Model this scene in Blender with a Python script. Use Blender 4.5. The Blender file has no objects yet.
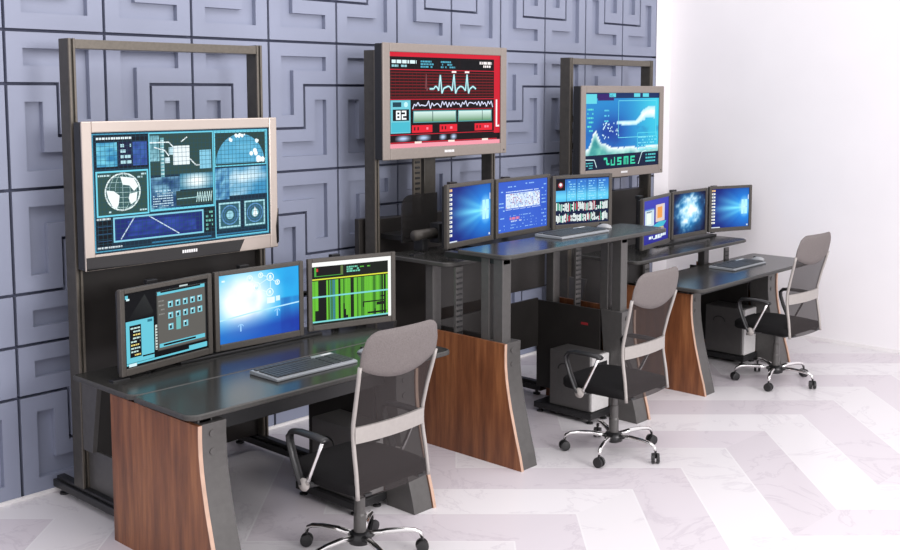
import bpy, bmesh, math, random
from mathutils import Vector, Matrix
PI = math.pi
C = bpy.context.scene.collection
sc = bpy.context.scene
random.seed(7)

# ------------------------------------------------------------------ materials
def lin(c):
    return tuple((v/12.92 if v <= .04045 else ((v+.055)/1.055)**2.4) for v in c)
def rgb(r, g, b): return lin((r/255, g/255, b/255))

def mat(name, col, rough=.5, metal=0., spec=.5, noise=0., nscale=60., bump=0., alpha=1.):
    m = bpy.data.materials.new(name); m.use_nodes = True
    nt = m.node_tree; p = nt.nodes['Principled BSDF']
    p.inputs['Roughness'].default_value = rough
    p.inputs['Metallic'].default_value = metal
    p.inputs['Specular IOR Level'].default_value = spec
    p.inputs['Base Color'].default_value = (*col, 1)
    if noise or bump:
        tc = nt.nodes.new('ShaderNodeTexCoord'); nz = nt.nodes.new('ShaderNodeTexNoise')
        nz.inputs['Scale'].default_value = nscale; nz.inputs['Detail'].default_value = 4
        nt.links.new(tc.outputs['Object'], nz.inputs['Vector'])
        if noise:
            r = nt.nodes.new('ShaderNodeValToRGB')
            r.color_ramp.elements[0].position = .3; r.color_ramp.elements[1].position = .7
            r.color_ramp.elements[0].color = (*[c*(1-noise) for c in col], 1)
            r.color_ramp.elements[1].color = (*[min(1, c*(1+noise)) for c in col], 1)
            nt.links.new(nz.outputs['Fac'], r.inputs['Fac']); nt.links.new(r.outputs['Color'], p.inputs['Base Color'])
        if bump:
            b = nt.nodes.new('ShaderNodeBump'); b.inputs['Strength'].default_value = bump; b.inputs['Distance'].default_value = .002
            nt.links.new(nz.outputs['Fac'], b.inputs['Height']); nt.links.new(b.outputs['Normal'], p.inputs['Normal'])
    if alpha < 1: p.inputs['Alpha'].default_value = alpha
    return m

M = {}
M['wall'] = mat('painted_wall_panel', (.25, .275, .365), .5, noise=.04, nscale=3)
M['groove'] = mat('groove_shade', (.06, .068, .115), .7, noise=.1)  # darkened wall blue: shade inside the narrow grooves is put into the colour
M['white_wall'] = mat('white_plaster', (.86, .84, .855), .75, noise=.015, nscale=2)
M['skirting'] = mat('white_skirting', (.82, .80, .80), .5, noise=.02)
M['rack'] = mat('anodised_rack', (.066, .060, .051), .38, .3, noise=.15, nscale=25)
M['rack_light'] = mat('anodised_rack_edge', (.125, .11, .09), .38, .3, noise=.1)
M['panel'] = mat('dark_back_panel', (.026, .0235, .022), .35, .0, .35, noise=.12, nscale=8)
M['leg'] = mat('grey_leg_metal', (.088, .084, .081), .38, .15, noise=.08, nscale=30)
M['black_metal'] = mat('black_powder_coat', (.018, .018, .019), .4, .2, noise=.1)
M['worktop'] = mat('charcoal_laminate', (.029, .0285, .0265), .2, 0., .28, noise=.1, nscale=90)
M['worktop_edge'] = mat('charcoal_edge', (.055, .053, .05), .4, 0, .3, noise=.1)
M['edge_wood'] = mat('pale_wood_edge', (.50, .33, .245), .45, noise=.1, nscale=15)
M['bezel'] = mat('dark_grey_bezel', (.075, .068, .060), .4, .1, .3, noise=.06)
M['black_plastic'] = mat('black_plastic', (.014, .014, .015), .35, noise=.1)
M['tv_grey'] = mat('warm_grey_bezel', (.26, .225, .20), .42, .1, .3, noise=.04)
M['silver'] = mat('champagne_silver', (.55, .48, .425), .26, .6, noise=.03, nscale=4)
M['gloss_black'] = mat('gloss_black', (.006, .006, .006), .08, 0, .6, noise=.1)
M['logo'] = mat('pale_lettering', (.8, .8, .8), .4, noise=.02)
M['chrome'] = mat('chrome', (.82, .81, .80), .1, 1., noise=.02)
M['pewter'] = mat('pale_grey_frame', (.36, .335, .315), .42, .15, noise=.04)
M['fabric'] = mat('taupe_headrest_fabric', (.165, .146, .142), .9, 0, .2, noise=.12, nscale=160, bump=.4)
M['seat'] = mat('black_seat_fabric', (.010, .0095, .010), .9, 0, .15, noise=.2, nscale=200, bump=.4)
M['tower'] = mat('dark_grey_case', (.105, .10, .098), .38, .2, noise=.06, nscale=20)
M['tower_front'] = mat('silver_case_front', (.58, .57, .56), .4, 0., noise=.05)
M['key_silver'] = mat('keyboard_silver', (.30, .32, .34), .4, .2, noise=.04)
M['key_dark'] = mat('keyboard_keys', (.05, .055, .06), .45, 0, .3, noise=.15, nscale=60)
M['mouse'] = mat('mouse_shell', (.36, .37, .38), .35, .1, noise=.03)
M['red'] = mat('red_sticker', (.30, .02, .025), .5, noise=.05)

def mesh_fabric():
    m = mat('charcoal_mesh_fabric', (.036, .031, .031), .9, 0, .15, noise=.12, nscale=220)
    nt = m.node_tree; p = nt.nodes['Principled BSDF']; out = nt.nodes['Material Output']
    tr = nt.nodes.new('ShaderNodeBsdfTransparent'); mx = nt.nodes.new('ShaderNodeMixShader')
    mx.inputs['Fac'].default_value = .78
    nt.links.new(tr.outputs[0], mx.inputs[1]); nt.links.new(p.outputs[0], mx.inputs[2])
    nt.links.new(mx.outputs[0], out.inputs['Surface'])
    return m
M['mesh'] = mesh_fabric()
def smoked():
    m = mat('smoked_acrylic', (.03, .028, .027), .12, noise=.05)
    nt = m.node_tree; p = nt.nodes['Principled BSDF']; out = nt.nodes['Material Output']
    tr = nt.nodes.new('ShaderNodeBsdfTransparent'); mx = nt.nodes.new('ShaderNodeMixShader')
    mx.inputs['Fac'].default_value = .72
    nt.links.new(tr.outputs[0], mx.inputs[1]); nt.links.new(p.outputs[0], mx.inputs[2])
    nt.links.new(mx.outputs[0], out.inputs['Surface'])
    return m
M['smoked'] = smoked()

def wood():
    m = bpy.data.materials.new('walnut_veneer'); m.use_nodes = True
    nt = m.node_tree; p = nt.nodes['Principled BSDF']; N = nt.nodes.new; L = nt.links.new
    tc = N('ShaderNodeTexCoord'); mp = N('ShaderNodeMapping'); mp.inputs['Scale'].default_value = (19, 19, 1.6)
    nz = N('ShaderNodeTexNoise'); nz.inputs['Scale'].default_value = 1.; nz.inputs['Detail'].default_value = 6; nz.inputs['Roughness'].default_value = .65
    r = N('ShaderNodeValToRGB'); cr = r.color_ramp
    cr.elements[0].position = .25; cr.elements[0].color = (.10, .034, .015, 1)
    cr.elements[1].position = .75; cr.elements[1].color = (.42, .17, .065, 1)
    e = cr.elements.new(.5); e.color = (.25, .088, .034, 1)
    mp2 = N('ShaderNodeMapping'); mp2.inputs['Scale'].default_value = (160, 160, 9)
    n2 = N('ShaderNodeTexNoise'); n2.inputs['Scale'].default_value = 1.; n2.inputs['Detail'].default_value = 2
    mx = N('ShaderNodeMix'); mx.data_type = 'RGBA'; mx.blend_type = 'MULTIPLY'; mx.inputs['Factor'].default_value = .35
    L(tc.outputs['Object'], mp.inputs['Vector']); L(mp.outputs[0], nz.inputs['Vector']); L(nz.outputs['Fac'], r.inputs['Fac'])
    L(tc.outputs['Object'], mp2.inputs['Vector']); L(mp2.outputs[0], n2.inputs['Vector'])
    L(r.outputs['Color'], mx.inputs[6]); L(n2.outputs['Fac'], mx.inputs[7]); L(mx.outputs[2], p.inputs['Base Color'])
    p.inputs['Roughness'].default_value = .38
    return m
M['wood'] = wood()

EMIT = .98
def screen_mat():
    m = bpy.data.materials.new('lit_screen'); m.use_nodes = True
    nt = m.node_tree; p = nt.nodes['Principled BSDF']
    a = nt.nodes.new('ShaderNodeAttribute'); a.attribute_name = 'screen_colour'
    p.inputs['Base Color'].default_value = (.004, .004, .005, 1); p.inputs['Roughness'].default_value = .5; p.inputs['Specular IOR Level'].default_value = .08
    nt.links.new(a.outputs['Color'], p.inputs['Emission Color']); p.inputs['Emission Strength'].default_value = EMIT
    return m
M['screen'] = screen_mat()

AX = (0.67816, -0.73491); FW = (0.73491, 0.67816)
def floor_mat():
    m = bpy.data.materials.new('marble_chevron_tiles'); m.use_nodes = True
    nt = m.node_tree; p = nt.nodes['Principled BSDF']; N = nt.nodes.new; L = nt.links.new
    tc = N('ShaderNodeTexCoord')
    def dot(v):
        d = N('ShaderNodeVectorMath'); d.operation = 'DOT_PRODUCT'; d.inputs[1].default_value = (*v, 0)
        L(tc.outputs['Object'], d.inputs[0]); return d.outputs['Value']
    def mth(op, a, b=None, c=None):
        n = N('ShaderNodeMath'); n.operation = op
        for i, x in enumerate((a, b, c)):
            if x is None: continue
            if isinstance(x, (int, float)): n.inputs[i].default_value = x
            else: L(x, n.inputs[i])
        return n.outputs[0]
    U = .331; P = 7.63; T0 = -4.563/U; N0 = (1.607+6.17)/2/U
    a = mth('DIVIDE', dot(AX), U); b = mth('DIVIDE', dot(FW), U)
    t = mth('SUBTRACT', a, b); n = mth('MULTIPLY', mth('ADD', a, b), .5)
    tt = mth('ADD', mth('SUBTRACT', t, T0), P/2)
    fm = mth('FLOORED_MODULO', tt, P)
    w = mth('ABSOLUTE', mth('SUBTRACT', fm, P/2))
    v = mth('SUBTRACT', mth('ADD', n, mth('MULTIPLY', w, .5)), N0)
    idx = mth('FLOOR', v); par = mth('FLOORED_MODULO', idx, 2.)
    half = mth('FLOOR', mth('DIVIDE', mth('ADD', tt, 0), P/2))
    wn = N('ShaderNodeTexWhiteNoise'); wn.noise_dimensions = '2D'
    cb = N('ShaderNodeCombineXYZ'); L(idx, cb.inputs[0]); L(half, cb.inputs[1]); L(cb.outputs[0], wn.inputs['Vector'])
    mx = N('ShaderNodeMix'); mx.data_type = 'RGBA'
    mx.inputs[6].default_value = (.66, .612, .645, 1); mx.inputs[7].default_value = (.74, .712, .728, 1)
    L(par, mx.inputs['Factor'])
    var = mth('ADD', mth('MULTIPLY', wn.outputs['Value'], .08), .95)
    vm = N('ShaderNodeMix'); vm.data_type = 'RGBA'; vm.blend_type = 'MULTIPLY'; vm.inputs['Factor'].default_value = 1
    L(mx.outputs[2], vm.inputs[6]); vc = N('ShaderNodeCombineXYZ')
    for i in range(3): L(var, vc.inputs[i])
    L(vc.outputs[0], vm.inputs[7])
    # marble veins
    nz = N('ShaderNodeTexNoise'); nz.inputs['Scale'].default_value = 1.7; nz.inputs['Detail'].default_value = 7; nz.inputs['Roughness'].default_value = .62; nz.inputs['Distortion'].default_value = 1.1
    of = N('ShaderNodeVectorMath'); of.operation = 'ADD'
    wc = N('ShaderNodeVectorMath'); wc.operation = 'SCALE'; wc.inputs['Scale'].default_value = 20; L(wn.outputs['Color'], wc.inputs[0])
    L(tc.outputs['Object'], of.inputs[0]); L(wc.outputs[0], of.inputs[1]); L(of.outputs[0], nz.inputs['Vector'])
    vein = mth('ABSOLUTE', mth('SUBTRACT', nz.outputs['Fac'], .56))
    vr = N('ShaderNodeValToRGB'); vr.color_ramp.elements[0].color = (.70, .67, .71, 1); vr.color_ramp.elements[0].position = 0
    vr.color_ramp.elements[1].color = (1, 1, 1, 1); vr.color_ramp.elements[1].position = .022
    L(vein, vr.inputs['Fac'])
    ve = N('ShaderNodeMix'); ve.data_type = 'RGBA'; ve.blend_type = 'MULTIPLY'; ve.inputs['Factor'].default_value = .38
    L(vm.outputs[2], ve.inputs[6]); L(vr.outputs['Color'], ve.inputs[7])
    # joints
    fr = mth('FRACT', v); d1 = mth('MINIMUM', fr, mth('SUBTRACT', 1., fr))
    jm = mth('LESS_THAN', d1, .014)
    jx = N('ShaderNodeMix'); jx.data_type = 'RGBA'; L(jm, jx.inputs['Factor'])
    L(ve.outputs[2], jx.inputs[6]); jx.inputs[7].default_value = (.76, .74, .75, 1)
    L(jx.outputs[2], p.inputs['Base Color'])
    p.inputs['Roughness'].default_value = .28; p.inputs['Specular IOR Level'].default_value = .35
    return m
M['floor'] = floor_mat()

# ------------------------------------------------------------------ mesh builder
class MB:
    def __init__(s): s.v = []; s.f = []; s.mi = []; s.c = None
    def add(s, vs, fs, mi=0):
        o = len(s.v); s.v += [tuple(x) for x in vs]
        for f in fs: s.f.append(tuple(i+o for i in f)); s.mi.append(mi)
        return s
    def box(s, x0, x1, y0, y1, z0, z1, mi=0):
        vs = [(x, y, z) for z in (z0, z1) for y in (y0, y1) for x in (x0, x1)]
        return s.add(vs, [(0, 2, 3, 1), (4, 5, 7, 6), (0, 1, 5, 4), (2, 6, 7, 3), (0, 4, 6, 2), (1, 3, 7, 5)], mi)
    def prism(s, pts, axis, a, b, mi=0):
        # pts: list of 2D points; axis 'x' -> (y,z), 'y' -> (x,z), 'z' -> (x,y)
        n = len(pts)
        def P(p, k):
            return (k, p[0], p[1]) if axis == 'x' else ((p[0], k, p[1]) if axis == 'y' else (p[0], p[1], k))
        vs = [P(p, a) for p in pts]+[P(p, b) for p in pts]
        fs = [tuple(range(n)), tuple(range(2*n-1, n-1, -1))]+[(i, i+n, (i+1) % n+n, (i+1) % n) for i in range(n)]
        return s.add(vs, fs, mi)
    def tube(s, pts, r, seg=10, mi=0, sx=1., up=None):
        pts = [Vector(p) for p in pts]; rs = r if isinstance(r, (list, tuple)) else [r]*len(pts)
        rings = []; n0 = None
        for i, p in enumerate(pts):
            t = (pts[min(i+1, len(pts)-1)]-pts[max(i-1, 0)]).normalized()
            if n0 is None:
                u = Vector(up) if up else (Vector((0, 0, 1)) if abs(t.z) < .9 else Vector((1, 0, 0)))
                n0 = (u-t*u.dot(t)).normalized()
            else: n0 = (n0-t*n0.dot(t)).normalized()
            b = t.cross(n0)
            rings.append([p+(n0*math.cos(2*PI*k/seg)+b*math.sin(2*PI*k/seg)*sx)*rs[i] for k in range(seg)])
        vs = [v for r_ in rings for v in r_]; fs = []
        for i in range(len(pts)-1):
            for k in range(seg):
                fs.append((i*seg+k, i*seg+(k+1) % seg, (i+1)*seg+(k+1) % seg, (i+1)*seg+k))
        fs.append(tuple(range(seg-1, -1, -1))); fs.append(tuple(range((len(pts)-1)*seg, len(pts)*seg)))
        return s.add(vs, fs, mi)
    def lathe(s, prof, ctr=(0, 0, 0), seg=20, axis='z', mi=0):
        vs = []; fs = []; n = len(prof)
        for k in range(seg):
            a = 2*PI*k/seg
            for (r, h) in prof:
                c, q = r*math.cos(a), r*math.sin(a)
                v = (c, q, h) if axis == 'z' else ((h, c, q) if axis == 'x' else (c, h, q))
                vs.append((v[0]+ctr[0], v[1]+ctr[1], v[2]+ctr[2]))
        for k in range(seg):
            for i in range(n-1):
                fs.append((k*n+i, ((k+1) % seg)*n+i, ((k+1) % seg)*n+i+1, k*n+i+1))
        fs.append(tuple(k*n for k in range(seg-1, -1, -1))); fs.append(tuple(k*n+n-1 for k in range(seg)))
        return s.add(vs, fs, mi)
    def build(s, name, mats, parent=None, off=(0, 0, 0), bevel=0., smooth=False, sub=0, rot=None):
        me = bpy.data.meshes.new(name)
        vs = [(v[0]-off[0], v[1]-off[1], v[2]-off[2]) for v in s.v]
        me.from_pydata(vs, [], s.f)
        ms = mats if isinstance(mats, (list, tuple)) else [mats]
        for m in ms: me.materials.append(m)
        for p, i in zip(me.polygons, s.mi): p.material_index = i
        if s.c:
            at = me.attributes.new('screen_colour', 'FLOAT_COLOR', 'POINT')
            for i, c in enumerate(s.c): at.data[i].color = (*c, 1)
        else:
            bm = bmesh.new(); bm.from_mesh(me); bmesh.ops.recalc_face_normals(bm, faces=bm.faces); bm.to_mesh(me); bm.free()
        if smooth:
            for p in me.polygons: p.use_smooth = True
        o = bpy.data.objects.new(name, me); C.objects.link(o)
        if parent: o.parent = parent
        if bevel:
            b = o.modifiers.new('bevel', 'BEVEL'); b.width = bevel; b.segments = 2; b.limit_method = 'ANGLE'; b.angle_limit = math.radians(40)
        if sub:
            q = o.modifiers.new('sub', 'SUBSURF'); q.levels = sub; q.render_levels = sub
        return o

def root(name, label, cat, loc=(0, 0, 0), rz=0., group=None):
    o = bpy.data.objects.new(name, None); C.objects.link(o); o.location = loc; o.rotation_euler = (0, 0, rz)
    o.empty_display_size = .1
    o['label'] = label; o['category'] = cat
    if group: o['group'] = group
    return o
def copy_tree(o, parent=None):
    c = o.copy(); C.objects.link(c)
    if parent: c.parent = parent
    for ch in list(o.children): copy_tree(ch, c)
    return c
def structure(o): o['kind'] = 'structure'; return o

# ------------------------------------------------------------------ setting
YW = 5.277; XR = 8.66
fl = MB().box(-3, XR+.1, -3, YW+.1, -.1, 0).build('floor', M['floor']); structure(fl)

PU = .5437; PV = .535; X0W = 2.430
def wall_panels():
    g = .013/PU          # half joint width in u
    s = .0085/PU
    cu = [0, g*.65, .17, .345, .5-s, .5+s, .655, .83, 1-g*.65, 1]
    cv = [0, g*.65, .17, .345, .5-s, .5+s, .655, .83, 1-s, 1+s, 1.17, 1.335, 1.5-g*.65, 1.5]
    rec, gro = .034, .038
    def h(u, v):         # left type panel, v 0..1.5
        if u < cu[1] or u > cu[8] or v < cv[1] or v > cv[12]: return 2
        if abs(v-1) < s and u > .5-s: return 2
        if abs(u-.5) < s and .5-s < v < 1+s: return 2
        if abs(v-.5) < s and u < .5+s: return 2
        if 1.17 < v < 1.335 and .17 < u < .83: return 1
        if .17 < u < .345 and .655 < v < 1.335: return 1
        if .17 < v < .345 and .17 < u < .83: return 1
        if .655 < u < .83 and .17 < v < .83: return 1
        return 0
    us = []; vs = []
    # u spans panels -3..10 ; v spans rows 0..3 (each 1.5)
    U0, U1, R = -7, 11, 4
    for k in range(U0, U1): us += [k+c for c in (cu[:-1])]
    us.append(U1)
    for r in range(R):
        cc = cv if r % 2 == 0 else [1.5-c for c in cv[::-1]]
        vs += [1.5*r+c for c in cc[:-1]]
    vs.append(1.5*R)
    def H(u, v):
        k = math.floor(u); r = int(v/1.5); uu = u-k; vv = v-1.5*r
        # reference: panel u in (3,4), row 3..4.5 (r=2) is the plain type
        if k % 2 == 0: uu = 1-uu
        if r % 2 == 1: vv = 1.5-vv
        return h(uu, vv)
    nu, nv = len(us)-1, len(vs)-1
    lev = [[H((us[i]+us[i+1])/2, (vs[j]+vs[j+1])/2) for j in range(nv)] for i in range(nu)]
    D = {0: 0., 1: rec, 2: gro}
    mb = MB()
    X = lambda u: X0W+u*PU
    Z = lambda v: v*PV
    for i in range(nu):
        for j in range(nv):
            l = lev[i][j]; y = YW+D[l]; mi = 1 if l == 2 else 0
            x0, x1, z0, z1 = X(us[i]), X(us[i+1]), Z(vs[j]), Z(vs[j+1])
            mb.add([(x0, y, z0), (x1, y, z0), (x1, y, z1), (x0, y, z1)], [(0, 1, 2, 3)], mi)
            if i+1 < nu and lev[i+1][j] != l:
                y2 = YW+D[lev[i+1][j]]; mb.add([(x1, y, z0), (x1, y2, z0), (x1, y2, z1), (x1, y, z1)], [(0, 1, 2, 3)], 0)
            if j+1 < nv and lev[i][j+1] != l:
                y2 = YW+D[lev[i][j+1]]; mb.add([(x0, y, z1), (x1, y, z1), (x1, y2, z1), (x0, y2, z1)], [(0, 1, 2, 3)], 0)
    a, b, t = X(U0), X(U1), Z(1.5*R)
    mb.add([(a, YW, 0), (a, YW+.15, 0), (a, YW+.15, t), (a, YW, t)], [(0, 1, 2, 3)])
    mb.add([(b, YW, 0), (b, YW+.15, 0), (b, YW+.15, t), (b, YW, t)], [(0, 1, 2, 3)])
    mb.add([(a, YW, t), (b, YW, t), (b, YW+.15, t), (a, YW+.15, t)], [(0, 1, 2, 3)])
    mb.add([(a, YW+.15, 0), (b, YW+.15, 0), (b, YW+.15, t), (a, YW+.15, t)], [(0, 3, 2, 1)])
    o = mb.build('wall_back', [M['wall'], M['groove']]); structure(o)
    return b, t, a
xb, ztop, xa = wall_panels()
structure(MB().box(xb, XR, YW+.004, YW+.15, 0, ztop).build('wall_back_end', M['white_wall']))
structure(MB().box(XR, XR+.12, 1.2, YW+.15, 0, ztop).build('wall_right', M['white_wall']))
structure(MB().box(xa, xb, YW-.014, YW-.001, 0, .017).build('baseboard_back', M['skirting']))
structure(MB().box(XR-.012, XR-.001, 1.2, YW, 0, .03).build('baseboard_right', M['skirting']))

# ------------------------------------------------------------------ racks
SIDE = ['left', 'middle', 'right']
def rack(i, x0, name_txt):
    r = root('equipment_rack', name_txt, 'rack', (x0+.58, 4.95, 0), 0, 'tall display racks behind the desks')
    off = (x0+.58, 4.95, 0); x1 = x0+1.165; zt = 2.36
    for (a, b, s) in ((x0, x0+.036, 1), (x1-.036, x1, -1)):
        p = MB()
        p.box(a, b, 4.962, 5.05, .09, zt)
        p.box(a, a+.012, 4.95, 4.962, .09, zt, 1); p.box(b-.012, b, 4.95, 4.962, .09, zt, 1)
        p.build('rack_post', [M['rack'], M['rack_light']], r, off, .002)
    MB().box(x0+.036, x1-.036, 4.955, 5.045, zt-.05, zt-.004).build('crossbar', M['rack_light'], r, off, .003)
    MB().box(x0+.03, x1-.03, 5.0, 5.075, .10, 1.285).build('back_panel', M['panel'], r, off, .003)
    for (a, b) in ((x0-.012, x0+.06), (x1-.06, x1+.012)):
        f = MB().box(a, b, 4.48, 5.255, .035, .075); f.box(a+.014, b-.014, 4.48, 5.24, .075, .095)
        fb = f.build('foot_beam', M['black_metal'], r, off, .004)
        for y in (5.20, 4.54):
            MB().lathe([(.026, 0), (.026, .01), (.012, .014), (.012, .036)], ((a+b)/2, y, 0), 14).build('levelling_foot', M['black_plastic'], fb, off, smooth=False)
    # brackets carrying the television
    cx = (x0+x1)/2
    zc = [1.59, 2.035, 1.785][i]
    for zq in (zc+.08, zc-.13):
        MB().box(x0+.037, x1-.037, 4.955, 4.985, zq, zq+.05).build('mount_rail', M['rack'], r, off, .002)
    # gusset and side cover towards the desk
    for (a, b) in ((x0+.004, x0+.03),):
        MB().prism([(4.95, .66), (4.79, .66), (4.86, .30), (4.95, .30)], 'x', a, b).build('gusset_plate', M['leg'], r, off, .002)
    for (a, b) in ((x0+.032, x0+.05),):
        MB().box(a, b, 4.50, 4.95, .09, .30).build('side_cover', M['leg'], r, off, .002)
    if i == 1:
        MB().box(x0-.028, x0+.2, 5.078, 5.12, .10, 1.285).build('rear_cover', M['panel'], r, off, .003)
        # slotted riser and box column seen under the television
        s = MB().box(5.03, 5.10, 5.005, 5.02, 1.28, 1.78)
        for k in range(13): s.box(5.045, 5.085, 5.0, 5.0055, 1.31+k*.035, 1.325+k*.035, 1)
        s.build('slotted_riser', [M['rack_light'], M['black_plastic']], r, off)
        MB().box(5.115, 5.225, 4.99, 5.06, 1.28, 1.78).build('column', M['rack'], r, off, .003)
        pts = [(4.70, 1.15), (5.02, 1.15), (5.02, 1.45)]
        pts += [(4.78+.08*math.cos(a), 1.37+.08*math.sin(a)) for a in [PI/2+k*PI/12 for k in range(7)]]
        MB().prism(pts, 'y', 4.78, 4.79).build('smoked_shield', M['smoked'], r, off)
        MB().box(4.72, 5.0, 4.79, 5.0, 1.16, 1.19).build('shield_bracket', M['black_metal'], r, off, .002)
    return r
RX = [2.597, 4.632, 6.682]
rack(0, RX[0], 'tall grey metal rack frame behind the leftmost desk, carrying the silver television')
rack(1, RX[1], 'tall grey metal rack behind the raised middle desk, carrying the television with the red screen')
rack(2, RX[2], 'tall grey metal rack frame farthest right, beside the white wall')

# ------------------------------------------------------------------ desks
PROF = [(3.637, 0), (3.655, .08), (3.680, .165), (3.706, .265), (3.726, .345), (3.743, .428), (3.755, .50), (3.762, .567), (3.764, .64), (3.762, .70)]
def rounded_top(x0, x1, y0, y1, rf=.05, cut=0.):
    pts = []
    def arc(cx, cy, r, a0, a1):
        for k in range(7):
            a = a0+(a1-a0)*k/6; pts.append((cx+r*math.cos(a), cy+r*math.sin(a)))
    arc(x0+rf, y0+rf, rf, PI, 1.5*PI); arc(x1-rf, y0+rf, rf, 1.5*PI, 2*PI)
    arc(x1-.02, y1-.02, .02, 0, PI/2); arc(x0+.02, y1-.02, .02, PI/2, PI)
    return pts
def worktop(name, pts, z, th, r, off):
    mb = MB(); n = len(pts); cx = sum(p[0] for p in pts)/n; cy = sum(p[1] for p in pts)/n
    def ins(d): 
        return [(p[0]+(d if p[0] < cx else -d), p[1]+(d if p[1] < cy else -d)) for p in pts]
    rings = [(ins(.010), z-th), (pts, z-th+.006), (pts, z-.006), (ins(.006), z)]
    vs = [(p[0], p[1], zz) for ring, zz in rings for p in ring]; fs = []
    for q in range(3):
        for i in range(n): fs.append((q*n+i, q*n+(i+1) % n, (q+1)*n+(i+1) % n, (q+1)*n+i))
    mb.add(vs, fs, 1); mb.add(vs[3*n:], [tuple(range(n))], 0); mb.add(vs[:n], [tuple(range(n-1, -1, -1))], 1)
    return mb.build(name, [M['worktop'], M['worktop_edge']], r, off)

def desk(i, x0, wt, sh, label):
    # wt=(x0,x1,y0,y1,z) front worktop ; sh=(x0,x1,y0,y1,z) back shelf
    x1 = x0+1.315; off = (x0+.65, 4.1, 0)
    r = root('console_desk', label, 'desk', off, 0, 'wood sided sit-stand console desks')
    zf = wt[4]-.028
    for (a, b, ma, mb_) in ((x0, x0+.019, x0+.0195, x0+.148), (x1-.019, x1, x1-.148, x1-.0195)):
        side = MB().prism(PROF+[(4.47, .705), (4.47, 0)], 'x', a, b).build('side_panel', M['wood'], r, off)
        e = MB(); q = [(y-.004, z) for y, z in PROF]+[(y-.0003, z) for y, z in PROF[::-1]]
        e.prism(q, 'x', a, b).build('edge_strip', M['edge_wood'], side, off)
        lg = MB()
        prof = [(y+.004, z) for y, z in PROF]
        back = [(3.93, .70), (3.90, .35), (3.84, 0)]
        lg.prism(prof+back, 'x', ma, mb_)
        leg = lg.build('leg', M['leg'], r, off, .002)
        for z in (.655, .575):
            MB().lathe([(.015, 3.7615), (.015, 3.769)], ((ma+mb_)/2-.01, 0, z), 14, 'y').build('cover_cap', M['leg'], leg, off)
    # inner pedestal panels
    for (a, b, s) in ((x0+.128, x0+.148, -1), (x1-.148, x1-.128, 1)):
        p = MB().box(a, b, 3.935, 4.455, .10, .695).build('pedestal_panel', M['panel'], r, off, .002)
        if s == 1 and i == 1:
            MB().box(a-.002, a-.0002, 4.03, 4.085, .580, .596).build('sticker', M['red'], p, off)
    # lift columns
    for s in (0, 1):
        xs = (x0+.027, x0+.10) if s == 0 else (x1-.118, x1-.045)
        zb = .62
        MB().box(xs[0], xs[1], 3.80, 3.868, .55, zf-.0005).build('lift_column', M['leg'], r, off, .003)
        MB().box(xs[0], xs[1], 3.90, 3.96, .55, zf-.0005).build('lift_column', M['leg'], r, off, .003)
        MB().box(xs[0], xs[1], 4.34, 4.40, .10, sh[4]-.0285).build('shelf_column', M['leg'], r, off, .003)
        sr = MB().box(xs[0], xs[1]-.012, 4.155, 4.17, .10, sh[4]-.0285)
        zz = .12
        while zz < sh[4]-.06:
            sr.box(xs[0]+.008, xs[1]-.02, 4.150, 4.1555, zz, zz+.010, 1); zz += .032
        sr.build('slotted_rail', [M['leg'], M['black_plastic']], r, off)
        ys = MB().box(xs[0]+.005, xs[1]-.005, 3.80, 4.25, zf-.035, zf-.0006)
        ys.build('support_arm', M['black_metal'], r, off, .003)
    # crossing panels
    zc = [.52, .71, .52][i]
    if i: MB().box(x0+.150, x1-.150, 4.44, 4.455, zc-.33, zc).build('modesty_panel', M['panel'], r, off, .002)
    if i == 1:
        MB().box(x0+.11, x1-.12, 4.41, 4.425, .79, 1.06).build('lift_panel', M['panel'], r, off, .002)
    else:
        MB().box(x0+.149, x1-.149, 3.85, 3.87, zf-.090, zf-.001).build('apron', M['black_metal'], r, off, .002)
    # tray for the computer
    t = MB().box(x1-.37, x1-.150, 3.84, 4.30, .03, .07).build('computer_tray', M['black_metal'], r, off, .004)
    for (x, y) in ((x1-.34, 3.87), (x1-.34, 4.27), (x1-.19, 3.87), (x1-.19, 4.27)):
        MB().lathe([(.022, 0), (.022, .009), (.01, .013), (.01, .03)], (x, y, 0), 12).build('levelling_foot', M['black_plastic'], t, off)
    MB().box(sh[0]+.06, sh[0]+.15, 4.50, 4.545, sh[4]-.004, sh[4]+.008).build('cable_port', M['black_plastic'], r, off, .003)
    worktop('front_worktop', rounded_top(wt[0], wt[1], wt[2], wt[3], .055), wt[4], .028, r, off)
    worktop('back_shelf', rounded_top(sh[0], sh[1], sh[2], sh[3], .055), sh[4], .028, r, off)
    return r
DX = [2.4905, 4.4915, 6.4985]
WT = [(2.455, 4.075, 3.762, 4.215, .748), (4.485, 6.165, 3.742, 4.12, 1.20), (6.40, 8.19, 3.625, 4.17, .762)]
SH = [(2.465, 4.16, 4.235, 4.78, .743), (4.465, 6.13, 4.165, 4.70, 1.115), (6.465, 8.12, 4.175, 4.70, .888)]
desk(0, DX[0], WT[0], SH[0], 'low charcoal topped console desk at the left with dark walnut side panels, nearest the camera')
desk(1, DX[1], WT[1], SH[1], 'middle console desk with its charcoal worktop raised to standing height above walnut sides')
desk(2, DX[2], WT[2], SH[2], 'rightmost charcoal topped console desk with walnut sides and raised monitor shelf')

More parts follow.
